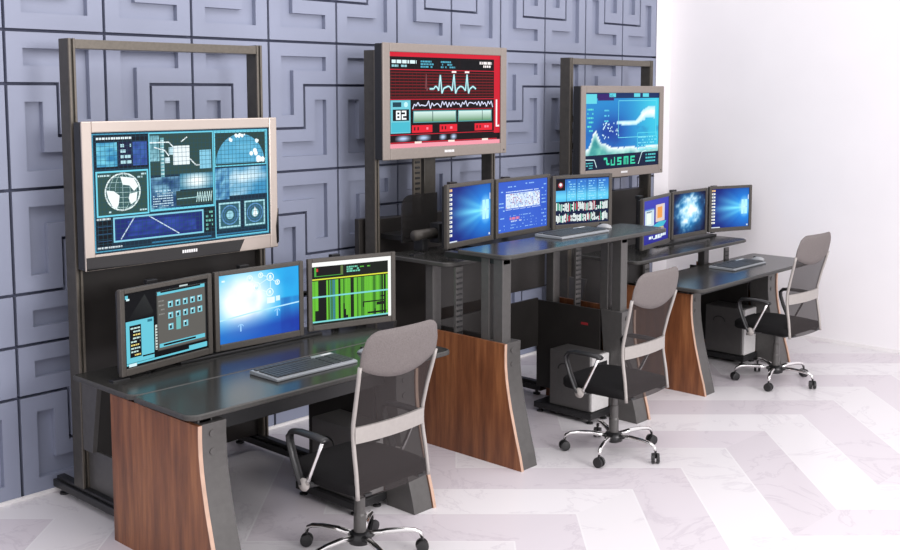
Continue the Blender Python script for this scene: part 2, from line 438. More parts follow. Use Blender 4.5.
# ------------------------------------------------------------------ screens
class Canvas:
    """drawing in units: x 0..W, y 0..1 (y up); layers lift by a hair"""
    def __init__(s, W): s.W = W; s.v = []; s.f = []; s.c = []
    def poly(s, pts, col, l=1):
        o = len(s.v); cs = col if isinstance(col, list) else [col]*len(pts)
        for p, c in zip(pts, cs): s.v.append((p[0], p[1], l)); s.c.append(rgb(*c))
        s.f.append(tuple(range(o, o+len(pts))))
    def rect(s, x0, y0, x1, y1, col, l=1, col2=None):
        s.poly([(x0, y0), (x1, y0), (x1, y1), (x0, y1)], col if col2 is None else [col, col, col2, col2], l)
    def grid(s, x0, y0, x1, y1, nx, ny, fn, l=1):
        o = len(s.v)
        for j in range(ny+1):
            for i in range(nx+1):
                a, b = i/nx, j/ny
                s.v.append((x0+(x1-x0)*a, y0+(y1-y0)*b, l)); s.c.append(rgb(*[max(0, min(255, q)) for q in fn(a, b)]))
        for j in range(ny):
            for i in range(nx):
                k = o+j*(nx+1)+i; s.f.append((k, k+1, k+nx+2, k+nx+1))
    def line(s, pts, w, col, l=2):
        for (a, b) in zip(pts[:-1], pts[1:]):
            dx, dy = b[0]-a[0], b[1]-a[1]; d = math.hypot(dx, dy) or 1
            nx, ny = -dy/d*w/2, dx/d*w/2
            s.poly([(a[0]-nx, a[1]-ny), (b[0]-nx, b[1]-ny), (b[0]+nx, b[1]+ny), (a[0]+nx, a[1]+ny)], col, l)
    def frame(s, x0, y0, x1, y1, w, col, l=2):
        s.rect(x0, y0, x1, y0+w, col, l); s.rect(x0, y1-w, x1, y1, col, l); s.rect(x0, y0+w, x0+w, y1-w, col, l); s.rect(x1-w, y0+w, x1, y1-w, col, l)
    def disc(s, x, y, r, col, l=2, n=22, col2=None):
        o = len(s.v); s.v.append((x, y, l)); s.c.append(rgb(*col))
        for k in range(n): s.v.append((x+r*math.cos(2*PI*k/n), y+r*math.sin(2*PI*k/n), l)); s.c.append(rgb(*(col2 or col)))
        for k in range(n): s.f.append((o, o+1+k, o+1+(k+1) % n))
    def ring(s, x, y, r, w, col, l=2, n=22, a0=0, a1=2*PI):
        s.line([(x+r*math.cos(a0+(a1-a0)*k/n), y+r*math.sin(a0+(a1-a0)*k/n)) for k in range(n+1)], w, col, l)
    def dashes(s, x0, x1, y, h, col, l=2, fill=.75, rnd=random):
        x = x0
        while x < x1:
            w = rnd.uniform(.6, 2.2)*h
            if rnd.random() < fill: s.rect(x, y, min(x+w, x1), y+h, col, l)
            x += w+h*.35
    def build(s, parent, x0, x1, y, z0, z1, off=(0, 0, 0)):
        mb = MB(); k = (x1-x0)/s.W; kz = z1-z0
        mb.v = [(x0+p[0]*k, y-.00035*p[2], z0+p[1]*kz) for p in s.v]; mb.f = s.f; mb.mi = [0]*len(s.f); mb.c = s.c
        return mb.build('screen', M['screen'], parent, off)

def vnoise(x, y, seed=0):
    def hsh(i, j):
        n = (i*374761393+j*668265263+seed*1274126177) & 0xffffffff
        n = ((n ^ (n >> 13))*1274126177) & 0xffffffff
        return ((n ^ (n >> 16)) & 0xffff)/65535
    i, j = math.floor(x), math.floor(y); a, b = x-i, y-j; a = a*a*(3-2*a); b = b*b*(3-2*b)
    return (hsh(i, j)*(1-a)+hsh(i+1, j)*a)*(1-b)+(hsh(i, j+1)*(1-a)+hsh(i+1, j+1)*a)*b
def fbm(x, y, seed=0, o=4):
    t = 0; k = .5
    for q in range(o): t += k*vnoise(x, y, seed+q); x *= 2.03; y *= 2.03; k *= .5
    return t/(1-.5**o)
def mixc(a, b, t): t = max(0, min(1, t)); return tuple(p+(q-p)*t for p, q in zip(a, b))

def scr_control():           # large silver television
    W = 1.73; c = Canvas(W); R = random.Random(3)
    BG = (38, 68, 74); LN = (110, 205, 228)
    c.rect(0, 0, W, 1, (18, 40, 58), 0)
    c.frame(.008, .01, W-.008, .99, .010, (70, 150, 180), 1)
    for k in range(1, 44): c.line([(k*W/44, .01), (k*W/44, .99)], .003, (34, 74, 92), 4.5)
    for k in range(1, 26): c.line([(.01, k/26), (W-.01, k/26)], .003, (34, 74, 92), 4.5)
    # top left block
    c.rect(.03, .70, .50, .975, (8, 18, 30), 1); c.dashes(.045, .36, .94, .018, (225, 240, 245), 2, .95, R)
    c.grid(.045, .715, .225, .915, 10, 12, lambda a, b: mixc((40, 120, 170), (120, 205, 225), fbm(a*3, b*7, 5)*1.5-.25), 2)
    c.rect(.235, .715, .36, .915, (20, 26, 60), 2)
    for k in range(4): c.dashes(.255, .35, .735+k*.046, .026, (175, 215, 225), 3, .9, R)
    c.grid(.365, .715, .495, .915, 6, 8, lambda a, b: mixc((30, 45, 120), (70, 120, 190), fbm(a*4, b*5, 9)), 2)
    # globe
    c.frame(.03, .30, .50, .68, .014, LN, 5); [c.dashes(.05, .16, y, .014, (190, 220, 225), 3, .8, R) for y in (.635, .33)]; [c.dashes(.40, .48, y, .014, (190, 220, 225), 3, .8, R) for y in (.635, .61, .33)]; c.rect(.042, .312, .488, .668, (46, 76, 70), 1)
    gx, gy, gr = .265, .50, .155
    c.disc(gx, gy, gr, (60, 92, 90), 2, 30); c.ring(gx, gy, gr, .012, (225, 240, 240), 4, 30)
    for k in range(-3, 4):
        yy = gy+k*.042; hw = math.sqrt(max(0, gr**2-(k*.042)**2)); c.line([(gx-hw, yy), (gx+hw, yy-.01)], .004, (170, 200, 200), 3)
        c.line([(gx+math.sin(k*.45)*gr*math.cos(t), gy+gr*math.sin(t)) for t in [-PI/2+q*PI/8 for q in range(9)]], .004, (170, 200, 200), 3)
    c.poly([(gx-.02, gy+.13), (gx+.10, gy+.11), (gx+.14, gy+.04), (gx+.10, gy+.0), (gx+.06, gy+.05), (gx+.0, gy+.06)], (235, 245, 245), 5)
    c.poly([(gx-.145, gy+.02), (gx-.08, gy+.01), (gx-.03, gy-.03), (gx-.04, gy-.10), (gx-.06, gy-.14), (gx-.10, gy-.11), (gx-.13, gy-.05)], (235, 245, 245), 5)
    c.poly([(gx+.06, gy-.02), (gx+.13, gy-.01), (gx+.12, gy-.08), (gx+.07, gy-.11), (gx+.05, gy-.06)], (235, 245, 245), 5)
    # centre top: machine drawing
    c.rect(.52, .62, 1.13, .975, (44, 70, 66), 1)
    c.grid(.52, .74, .61, .96, 5, 10, lambda a, b: mixc((70, 120, 130), (150, 205, 220), fbm(a*5, b*9, 13)*1.6-.3), 2); [c.rect(.622, .62+k*.032, .652, .635+k*.032, (190, 225, 230), 3) for k in range(10)]; c.rect(.62, .60, .655, .94, (105, 165, 175), 2)
    c.rect(.74, .70, .90, .865, (228, 240, 243), 3); c.rect(.70, .79, .75, .855, (180, 215, 225), 2); c.rect(.66, .72, .71, .77, (205, 228, 235), 3)
    c.rect(1.0, .655, 1.115, .82, (130, 195, 220), 3)
    for p in ([(.52, .90), (.70, .90), (.76, .84)], [(.56, .86), (.66, .83), (.70, .78)], [(.90, .75), (.96, .69), (1.0, .69)], [(.82, .90), (.88, .94)]): c.line(p, .010, (230, 242, 245), 4)
    # centre mid
    c.grid(.52, .33, .80, .60, 14, 14, lambda a, b: mixc((25, 60, 105), (150, 205, 225), fbm(a*6, b*6, 2)*1.6-.45), 1)
    for k in range(7): c.dashes(.54, .73, .345+k*.022, .010, (190, 220, 235), 3, .8, R)
    c.grid(.80, .48, 1.13, .62, 12, 6, lambda a, b: mixc((50, 120, 150), (240, 250, 250), 1.3-2.2*math.hypot(a-.5, (b-.5)*.8)), 1)
    c.rect(.76, .34, 1.13, .47, (40, 62, 58), 2); c.line([(.77, .40), (.97, .405)], .008, (150, 200, 205), 3)
    c.line([(.96+k*.012, .40+(.05 if k % 2 else -.04)) for k in range(14)], .007, (190, 225, 225), 3)
    c.rect(.52, .315, 1.13, .328, LN, 2)
    # right column
    c.frame(.51, .31, 1.14, .985, .010, LN, 5); c.frame(1.145, .02, W-.015, .985, .008, LN, 5); c.rect(1.15, .66, W-.025, .975, (40, 62, 58), 1); c.frame(1.15, .66, W-.025, .975, .010, LN, 2)
    n = 20; cx = 1.425
    pts = [(cx+.26*math.cos(PI*k/n), .685+.265*math.sin(PI*k/n)) for k in range(n+1)]
    c.poly(pts, (85, 165, 200), 2)
    c.grid(1.23, .69, 1.62, .86, 10, 6, lambda a, b: mixc((75, 160, 200), (110, 185, 215), fbm(a*4, b*4, 8)), 3)
    for (x, y, r) in ((1.40, .935, .022), (1.45, .935, .02), (1.32, .90, .02), (1.60, .88, .018), (1.57, .78, .03), (1.645, .71, .035)): [c.disc(x+R.uniform(-r, r), y+R.uniform(-.6, .6)*r, r*R.uniform(.4, .8), (235, 245, 248), 5, 8) for _ in range(6)]
    c.grid(1.15, .36, 1.30, .645, 8, 10, lambda a, b: mixc((30, 85, 140), (140, 205, 230), fbm(a*4, b*9, 4)*1.5-.3), 1)
    c.grid(1.30, .39, W-.025, .645, 14, 10, lambda a, b: mixc((60, 140, 185), (225, 242, 248), 1.25*fbm(a*3, b*3, 6)+.35-1.3*math.hypot(a-.35, b-.6)), 1)
    for (x) in (1.30, 1.57):
        c.rect(x-.12, .09, x+.115, .335, (50, 95, 105), 1); c.frame(x-.115, .10, x+.11, .33, .014, (165, 215, 225), 2)
        c.ring(x, .215, .085, .012, (90, 140, 190), 3); c.ring(x, .215, .062, .010, (60, 105, 150), 3); c.disc(x, .215, .038, (150, 205, 220), 3)
    c.poly([(1.545, .195), (1.57, .175), (1.60, .20), (1.57, .275)], (235, 245, 245), 4)
    # bottom
    c.rect(.03, .06, .165, .29, (6, 12, 20), 1)
    for k in range(3): c.line([(.035, .10+k*.06), (.16, .10+k*.06)], .004, (50, 90, 130), 2)
    c.dashes(.03, .15, .275, .016, (200, 215, 220), 2, .8, R); c.dashes(.03, .25, .035, .016, (215, 225, 230), 2, .85, R)
    c.rect(.175, .085, 1.02, .285, (26, 40, 110), 1); c.frame(.17, .08, 1.025, .29, .014, (130, 200, 222), 5)
    c.grid(.30, .12, .95, .25, 16, 5, lambda a, b: mixc((24, 38, 110), (52, 80, 170), fbm(a*9, b*4, 14)*1.7-.35), 2)
    c.line([(.235, .10), (.36, .275)], .009, (200, 220, 235), 4); c.line([(.50, .275), (.78, .10)], .009, (200, 220, 235), 4)
    c.rect(1.04, .085, 1.13, .30, (14, 30, 34), 1)
    for k in range(5): c.dashes(1.05, 1.12, .10+k*.038, .02, (110, 185, 170), 2, .8, R)
    c.rect(.52, .035, 1.1, .05, (50, 120, 160), 1); c.rect(1.15, .035, 1.69, .05, (50, 120, 160), 1)
    return c

def scr_heart():             # red screen
    W = 1.70; c = Canvas(W); R = random.Random(5)
    c.rect(0, 0, W, 1, (14, 4, 6), 0)
    c.rect(0, .955, W, 1, (205, 28, 50), 1); c.rect(W-.10, .12, W, .955, (200, 25, 45), 1); c.rect(0, 0, W, .035, (235, 150, 165), 1)
    c.rect(0, .035, .012, .955, (120, 10, 25), 1)
    for (a, b) in ((.03, .40), (.44, .70), (.73, 1.02), (1.06, W-.11)):
        c.rect(a, .83, b, .935, (4, 4, 6), 1)
    c.dashes(.04, .39, .885, .035, (215, 235, 240), 2, .95, R); c.dashes(.04, .25, .848, .022, (150, 200, 210), 2, .9, R)
    for a in (.45, .75):
        for k in range(3): c.dashes(a, a+.22-.03*k, .845+k*.028, .018, (80, 165, 190), 2, .9, R)
    c.dashes(1.36, W-.14, .895, .03, (245, 235, 235), 2, .98, R); c.dashes(1.42, W-.16, .86, .025, (245, 235, 235), 2, .98, R)
    c.rect(0, .815, W-.10, .825, (190, 25, 45), 1)
    c.rect(.02, .53, W-.11, .80, (34, 6, 8), 1)
    for k in range(9): c.line([(.02, .535+k*.032), (W-.11, .535+k*.032)], .010, (120, 20, 24), 2)
    for k in range(26): c.line([(.03+k*.060, .53), (.03+k*.060, .80)], .004, (100, 18, 22), 2)
    ECG = (150, 225, 230)
    c.line([(.52, .62), (.53, .78), (.54, .60), (.56, .63)], .010, (120, 70, 75), 3)
    pts = [(.58, .62), (.64, .62), (.67, .65), (.70, .63), (.715, .60), (.74, .77), (.765, .57), (.79, .625), (.86, .65), (.89, .64), (.92, .60), (.95, .78), (.975, .57), (1.0, .62),
           (1.05, .65), (1.09, .64), (1.13, .60), (1.155, .78), (1.18, .57), (1.2, .62), (1.25, .65), (1.30, .62)]
    c.line(pts, .030, (70, 110, 118), 3.5); c.line(pts, .014, (190, 240, 245), 4)
    for x in (.95, 1.155): c.rect(x-.035, .795, x+.035, .815, (245, 235, 235), 5)
    c.rect(0, .505, W-.10, .515, (190, 25, 45), 1)
    # number tile
    c.rect(.02, .155, .30, .50, (110, 195, 210), 2); c.rect(.05, .43, .17, .48, (20, 60, 75), 3); c.disc(.235, .455, .028, (190, 235, 240), 3)
    c.rect(.05, .285, .28, .405, (6, 8, 14), 3); c.rect(.03, .165, .29, .27, (70, 180, 200), 3)
    wht = (240, 245, 248)
    def seg(x, segs):
        w, h, t = .065, .095, .018; y = .297
        S_ = {'a': (x, y+h-t, x+w, y+h), 'g': (x, y+h/2-t/2, x+w, y+h/2+t/2), 'd': (x, y, x+w, y+t), 'f': (x, y+h/2+t/2, x+t, y+h-t), 'b': (x+w-t, y+h/2+t/2, x+w, y+h-t), 'e': (x, y+t, x+t, y+h/2-t/2), 'c': (x+w-t, y+t, x+w, y+h/2-t/2)}
        for q in segs: c.rect(*S_[q], wht, 4)
    seg(.095, 'abcdefg'); seg(.175, 'abged')
    # trace and bars
    c.line([(.33+k*.026, .45+R.uniform(-.032, .032)*(1 if k % 2 else -1)*1.0+(.012 if k % 2 else -.012)) for k in range(49)], .012, (215, 220, 245), 3)
    c.rect(.32, .395, W-.13, .405, (150, 15, 30), 1)
    for (a, b) in ((.34, .985), (1.015, W-.14)):
        c.rect(a, .265, b, .385, (86, 140, 92), 2, (214, 238, 235)); c.frame(a, .26, b, .388, .010, (80, 150, 155), 3)
    c.rect(.62, .27, .63, .38, (40, 70, 70), 4); c.rect(1.40, .27, 1.408, .38, (40, 70, 70), 4)
    for (a, b) in ((.32, .62), (.73, 1.0), (1.28, W-.13)):
        c.rect(a, .155, b, .235, (220, 30, 48), 2); c.dashes(a+.16 if b-a > .25 else a+.1, b-.06, .185, .025, (235, 130, 150), 3, .9, R)
        c.rect(a+.03, .18, a+.05, .215, (60, 8, 12), 3); c.rect(a+.08, .18, a+.10, .215, (60, 8, 12), 3)
    c.rect(1.63, .19, 1.655, .50, (240, 235, 240), 3); c.rect(1.655, .19, 1.69, .21, (240, 235, 240), 3)
    c.rect(0, .135, W-.1, .142, (200, 25, 45), 1); c.rect(0, .05, W-.05, .06, (200, 25, 45), 1); c.rect(0, .035, W, .045, (235, 150, 165), 1)
    for (a, b) in ((.08, .31), (.38, .60), (.72, .84), (.89, 1.0)):
        c.grid(a, .065, b, .13, 8, 4, lambda u, v: mixc((14, 4, 6), (190, 215, 250), 1.2-2*math.hypot(u-.5, (v-.5)*.9)), 2)
    for x in (.36, .86, 1.40): c.rect(x, .04, x+.10, .062, (245, 225, 215), 3)
    return c

def scr_ocean():             # teal map
    W = 1.62; c = Canvas(W); R = random.Random(8)
    def sm(x, p, q): t = max(0, min(1, (x-p)/(q-p))); return t*t*(3-2*t)
    def f(a, b):
        base = mixc((28, 110, 190), (60, 200, 225), .3*b+.75*sm(a, .45, 1.))
        base = mixc(base, (24, 55, 150), .9*math.exp(-((a-.33)/.2)**2-((b-.50)/.20)**2))
        h = .27+.22*math.exp(-((a-.13)/.055)**2)+.07*math.exp(-((a-.24)/.09)**2)+.07*(fbm(a*14, 2.5, 3)-.5)
        if b < h:
            t = (h-b)/.12
            return mixc((240, 250, 250), mixc((30, 120, 130), (130, 210, 190), fbm(a*16, b*16, 31, 3)), t+.5*(fbm(a*13, b*13, 8)-.5)) if b > .17 else (20, 50, 90)
        yc = .60+.15*sm(a, .66, .86); th = .045+.075*sm(a, .62, .86)
        d = abs(b-yc)/th+1.1*(fbm(a*11, b*11, 21, 4)-.45)
        if a > .42 and a < .95 and d < .75: return mixc((245, 252, 252), (130, 210, 230), d*.9)
        return mixc(base, (25, 60, 140), .6*max(0, fbm(a*12, b*12, 5)*1.6-.8) if b < .55 else 0)
    c.grid(0, 0, W, 1, 64, 52, f, 0)
    for k in range(30):
        x, y = R.uniform(.35, .7), R.uniform(.38, .6); c.rect(x, y, x+.018, y+.02, (190, 225, 240), 2)
    c.rect(0, 0, W, .19, (10, 26, 56), 1)
    c.rect(0, .93, W, 1, (16, 44, 92), 1); c.rect(.02, .86, .24, .985, (95, 205, 220), 2); c.rect(.26, .90, .60, .985, (50, 25, 100), 2)
    for x in (.50, 1.04, 1.24): c.rect(x, .945, x+.14, .995, (95, 205, 220), 2)
    c.frame(.70, .40, 1.56, .90, .008, (110, 215, 225), 2)
    for k in range(6): c.dashes(.05, .17, .50+k*.055, .022, (90, 215, 200), 2, .7, R)
    for k in range(3): c.dashes(.40, .50, .62+k*.07, .02, (90, 200, 220), 2, .7, R)
    c.frame(1.13, .22, 1.58, .46, .008, (90, 215, 230), 2)
    for k in range(5): c.dashes(1.15, 1.58, .235+k*.038, .016, (130, 225, 235), 3, .6, R)
    # bottom console
    G = (60, 205, 165)
    for (x, ss) in ((.40, [(0, .12, .07, .15), (.05, .07, .08, .12), (.06, .05, .12, .075)]), (.55, [(0, .04, .02, .12), (0, .04, .09, .06), (.07, .04, .09, .15)]), (.69, [(0, .12, .09, .145), (0, .095, .03, .12), (0, .08, .09, .10), (.06, .06, .09, .08), (0, .04, .09, .06)]),
                    (.83, [(0, .04, .025, .15), (.04, .04, .06, .15), (.08, .04, .105, .15), (0, .13, .10, .15)]), (.98, [(0, .04, .025, .15), (0, .125, .10, .15), (0, .08, .09, .10), (0, .04, .11, .06)])):
        for (a, b, d, e) in ss: c.rect(x+a, b, x+d, e, G, 2)
    c.line([(0, .14), (.20, .13), (.25, .03)], .012, (200, 230, 235), 3); c.line([(1.16, .03), (1.24, .19), (1.34, .21)], .012, (200, 230, 235), 3)
    for k in range(3): c.dashes(1.33, 1.56, .05+k*.045, .022, (80, 190, 195), 2, .9, R); c.dashes(.03, .17, .02+k*.032, .014, (80, 190, 195), 2, .9, R)
    return c

def scr_files():
    W = 1.26; c = Canvas(W); R = random.Random(2)
    K = (6, 7, 9); T = (100, 190, 208); G = (92, 90, 86)
    c.rect(0, 0, W, 1, K, 0)
    c.poly([(.05, .64), (.30, .95), (.42, .70), (.40, .64)], [(6, 7, 9), (40, 42, 42), (30, 32, 32), (6, 7, 9)], 1)
    c.rect(.02, .92, .06, .97, T, 2); c.rect(.035, .90, .08, .925, (210, 235, 240), 3)
    c.rect(.02, .06, .42, .62, T, 1); c.rect(.07, .13, .235, .56, K, 2)
    for k in range(9): c.dashes(.085, .22, .15+k*.045, .020, (190, 220, 215) if k % 3 else (225, 205, 120), 3, .9, R)
    c.rect(.25, .11, .42, .13, K, 2); c.rect(.33, .565, .40, .60, (40, 110, 130), 2)
    c.rect(.44, .16, .50, .50, (200, 210, 205), 1)
    for k in range(8): c.rect(.445, .17+k*.04, .49, .185+k*.04, (60, 60, 58), 2)
    c.rect(.47, .13, W-.03, .95, G, 2); c.rect(.47, .89, W-.03, .95, T, 3); c.rect(.53, .92, 1.15, .94, K, 4); c.rect(.82, .955, .95, .975, (190, 205, 205), 3)
    c.frame(.47, .13, W-.03, .95, .012, (60, 62, 60), 4)
    for k in range(4): c.dashes(.50, .585, .62+k*.06, .018, (130, 130, 126), 3, .9, R)
    n = 0
    for j in range(3):
        for i in range(5):
            if j == 2 and i > 2: continue
            x, y = .64+i*.115, .70-j*.155
            if j == 2 and i == 1: c.rect(x+.005, y-.02, x+.075, y+.15, (105, 175, 175), 3); continue
            c.rect(x, y, x+.075, y+.085, (125, 195, 208), 3); c.rect(x+.02, y+.015, x+.05, y+.06, (12, 24, 30), 4); c.rect(x+.012, y+.06, x+.036, y+.075, (225, 240, 242), 4)
    c.rect(.50, .17, W-.05, .225, T, 3); c.rect(.56, .185, 1.06, .21, K, 4)
    c.rect(.02, .03, W-.02, .055, T, 1); c.rect(.95, .045, W-.02, .10, T, 3); c.rect(.05, .01, .16, .05, (205, 230, 235), 3)
    return c

def scr_glow():
    W = 1.33; c = Canvas(W)
    def f(a, b):
        d = math.hypot((a-.30)*1.15, b-.60)
        col = mixc((45, 175, 232), (248, 253, 255), 1.62-2.7*d)
        col = mixc(col, (30, 140, 215), max(0, (a-.6)*1.0))
        if b < .36+.06*a: col = mixc(col, (26, 60, 165), min(1, (.36+.06*a-b)*4.2)*(.55+.45*a))
        if a > .75 and b < .55: col = mixc(col, (26, 40, 130), .5*fbm(a*12, b*2, 4))
        return mixc(col, (20, 105, 190), max(0, .3*(fbm(a*7, b*5, 12)-.35)*(.6+a)))
    c.grid(0, 0, W, 1, 48, 36, f, 0)
    c.line([(0, .34), (.5, .39), (W, .44)], .02, (175, 225, 250), 1)
    WH = (225, 243, 252)
    for (x, y, r) in ((.50, .90, .045), (.68, .93, .035), (.84, .885, .055), (.61, .77, .06), (.96, .79, .035), (.83, .655, .055)):
        c.ring(x, y, r, .014, WH, 3, 18); c.disc(x, y+.01, r*.38, WH, 3, 10); c.disc(x, y-.3*r, r*.5, (190, 228, 248), 2, 10)
    for p in ([(.54, .88), (.60, .83)], [(.66, .80), (.79, .86)], [(.64, .73), (.78, .67)], [(.71, .92), (.79, .90)], [(.88, .84), (.93, .80)], [(.84, .71), (.84, .83)]): c.line(p, .008, WH, 2)
    c.rect(.78, .49, .91, .58, WH, 2); c.rect(.93, .51, 1.0, .585, (205, 235, 248), 2)
    for (x, y) in ((.95, .34), (.34, .20)):
        c.ring(x, y, .045, .012, (150, 200, 245), 3, 12, .3, PI-.3); c.rect(x-.01, y-.06, x+.01, y+.04, (150, 200, 245), 3)
    c.rect(.05, .90, .10, .925, WH, 2)
    return c

def scr_green():
    W = 1.30; c = Canvas(W); R = random.Random(11)
    c.rect(0, 0, W, 1, (238, 240, 238), 0); c.rect(.0, .0, W-.05, .93, (14, 22, 14), 1); c.rect(0, .95, W, 1, (240, 240, 238), 1)
    c.rect(.04, .78, .50, .92, (10, 8, 8), 2); c.rect(.04, .77, .07, .92, (70, 160, 60), 3); c.rect(.07, .85, .10, .90, (190, 50, 40), 3); c.rect(.46, .77, .50, .92, (90, 110, 60), 3); c.rect(.05, .77, .50, .78, (70, 160, 60), 3)
    for k in range(3): c.dashes(.56, .78-.02*k, .80+k*.035, .025, (110, 200, 170), 3, .9, R)
    c.dashes(.78, .95, .86, .02, (90, 180, 60), 3, .9, R)
    c.rect(0, .715, W-.05, .735, (215, 220, 60), 3)
    x = .0
    while x < W-.06:
        w = R.choice((.012, .018, .03, .05, .02)); top = .70
        q = R.random()
        if .10 < x < .2 and q < .6: col = (12, 14, 12)
        elif .28 < x < .36 and q < .5: col = (60, 130, 140)
        else: col = (100, 185, 50) if q < .6 else ((60, 125, 35) if q < .82 else (16, 30, 12))
        y0 = .05+(R.random()*.25 if R.random() < .12 else 0)
        c.rect(x, y0, min(x+w, W-.055), top, col, 2); x += w+.003
    c.rect(0, .43, W-.05, .455, (120, 205, 205), 4); c.rect(0, .03, W-.05, .055, (120, 205, 205), 4); c.rect(.0, .0, W-.05, .03, (20, 30, 20), 3)
    for (a, b, y, h) in ((.82, 1.18, .27, .02), (1.05, 1.2, .21, .05), (.90, 1.22, .08, .03), (1.12, 1.2, .34, .02), (.82, .84, .20, .07)): c.rect(a, y, b, y+h, (14, 24, 12), 4)
    return c

def scr_beam(icons=True, W=1.30, seed=1):
    c = Canvas(W); R = random.Random(seed)
    def f(a, b):
        d = math.hypot((a-.88)*1.2, (b-.50)*1.0)
        ang = math.atan2(b-.50, .95-a)
        ray = .5+.5*math.sin(ang*17+seed)
        col = mixc((14, 26, 110), (34, 135, 225), 1.30-1.45*d)
        if a < .86: col = mixc(col, (125, 228, 250), max(0, (1-abs(ang)*1.25))*(.6+.45*ray)*max(0, 1.30-d*1.1))
        return mixc(col, (205, 242, 252), max(0, 1.1-3.6*math.hypot((a-.88)*1.9, b-.52)))
    c.grid(0, 0, W, 1, 44, 36, f, 0)
    for (x0, x1) in ((.80, .865), (.88, .955)):
        for (y0, y1) in ((.33, .50), (.525, .70)):
            c.rect(x0*W, y0, x1*W, y1, (175, 235, 250), 2)
    if icons:
        c.rect(.0, .0, .045, 1, (12, 22, 62), 1)
        for k in range(11):
            y = .93-k*.082; c.rect(.012, y, .105, y+.045, (235, 235, 225) if k else (240, 190, 120), 3); c.rect(.03, y+.012, .07, y+.03, (110, 130, 160), 4); 
    c.rect(.0, .0, .25, .022, (205, 215, 225), 3); c.rect(W-.06, .02, W-.02, .06, (210, 220, 225), 3); c.rect(W-.03, .70, W-.012, .82, (230, 235, 240), 3)
    return c

def scr_code():
    W = 1.28; c = Canvas(W); R = random.Random(4)
    c.grid(0, 0, W, 1, 10, 8, lambda a, b: mixc((48, 84, 190), (60, 105, 210), fbm(a*2, b*2, 3)), 0)
    LB = (150, 195, 240)
    for k in range(12):
        y = .04+k*.075
        for (a, b) in ((.03, .17), (W-.15, W-.03)):
            if R.random() < .7: c.dashes(a, b, y, .022, LB, 2, .6, R)
    c.dashes(.25, .45, .88, .02, LB, 2, .7, R); c.dashes(.7, .95, .92, .02, LB, 2, .7, R)
    c.dashes(.2, 1.05, .78, .018, (200, 220, 245), 2, .9, R)
    c.rect(.20, .46, 1.08, .755, (205, 222, 242), 1)
    for j in range(9):
        for i in range(40):
            if R.random() < .5: c.rect(.205+i*.0218, .465+j*.032, .205+(i+.8)*.0218, .465+(j+.75)*.032, R.choice(((95, 130, 195), (170, 110, 140), (245, 248, 250), (130, 165, 215))), 2)
    c.dashes(.20, 1.1, .43, .012, (200, 220, 245), 2, .9, R)
    c.dashes(.30, .55, .23, .05, (210, 120, 150), 2, .9, R); c.dashes(.30, .60, .19, .022, (190, 200, 230), 2, .8, R)
    for k in range(5): c.dashes(.3, 1.0, .06+k*.06, .014, LB, 2, .35, R)
    return c

def scr_dna():
    W = 1.34; c = Canvas(W); R = random.Random(6)
    c.rect(0, 0, W, 1, (12, 26, 60), 0)
    c.grid(0, .50, W, .98, 24, 12, lambda a, b: mixc(mixc((60, 160, 220), (110, 215, 240), 1-abs(b-.28)*2.2), (44, 90, 185), b*.9-.15), 1)
    c.rect(.01, .74, .24, .985, (14, 12, 20), 2); c.disc(.125, .86, .06, (170, 60, 70), 3); c.disc(.125, .87, .035, (225, 235, 240), 4)
    for a in (.27, .52, .78, 1.04):
        c.rect(a, .50, a+.010, .98, (14, 40, 90), 2)
        for k in range(8): c.dashes(a+.05, a+.22, .53+k*.055, .020, (150, 215, 240), 3, .6, R)
    for (y0, y1) in ((.27, .485), (.03, .24)):
        x = .02
        while x < W-.02:
            w = R.choice((.012, .02, .016)); q = R.random()
            h0 = y0+R.random()*.05; h1 = y1-R.random()*.06
            col = (240, 252, 250) if q < .72 else ((90, 190, 160) if q < .85 else (190, 60, 80))
            c.rect(x, h0, x+w, h1, col, 3); 
            if R.random() < .25: c.rect(x, h0+.05, x+w, h0+.08, (14, 30, 44), 4)
            x += w+.008
        c.rect(1.0, y0+.1, 1.12, y1, (10, 22, 40), 5)
    return c

def scr_windows():
    W = 1.25; c = Canvas(W); R = random.Random(9)
    c.grid(0, 0, W, 1, 8, 8, lambda a, b: mixc((38, 38, 140), (58, 62, 175), b), 0)
    c.rect(.08, .40, .52, .80, (190, 210, 220), 1); c.rect(.08, .77, .52, .80, (80, 130, 200), 2); c.rect(.16, .45, .38, .70, (225, 235, 228), 2); c.dashes(.15, .40, .72, .025, (60, 70, 90), 3, .9, R)
    c.rect(.60, .46, 1.05, .86, (215, 195, 185), 1); c.rect(.68, .54, .92, .80, (228, 150, 70), 2); c.rect(.98, .50, 1.04, .84, (190, 200, 225), 2)
    c.poly([(.38, .36), (.60, .30), (1.0, .34), (1.15, .44), (.8, .46), (.6, .42)], (60, 175, 200), 3)
    c.rect(.75, .24, 1.0, .33, (190, 180, 120), 4)
    c.dashes(.28, 1.12, .10, .06, (225, 240, 245), 3, .9, R); c.dashes(.5, .9, .07, .03, (225, 240, 245), 3, .9, R)
    return c

def scr_burst():
    W = 1.24; c = Canvas(W)
    def f(a, b):
        d = math.hypot((a-.50)*1.1, (b-.52)*.95)
        q = fbm(a*7, b*7, 17, 5)
        return mixc(mixc((6, 16, 52), (50, 165, 232), 1.45-2.3*d+.5*(q-.5)), (240, 252, 255), 1.45-3.4*d+2.3*(q-.5))
    c.grid(0, 0, W, 1, 44, 40, f, 0)
    return c

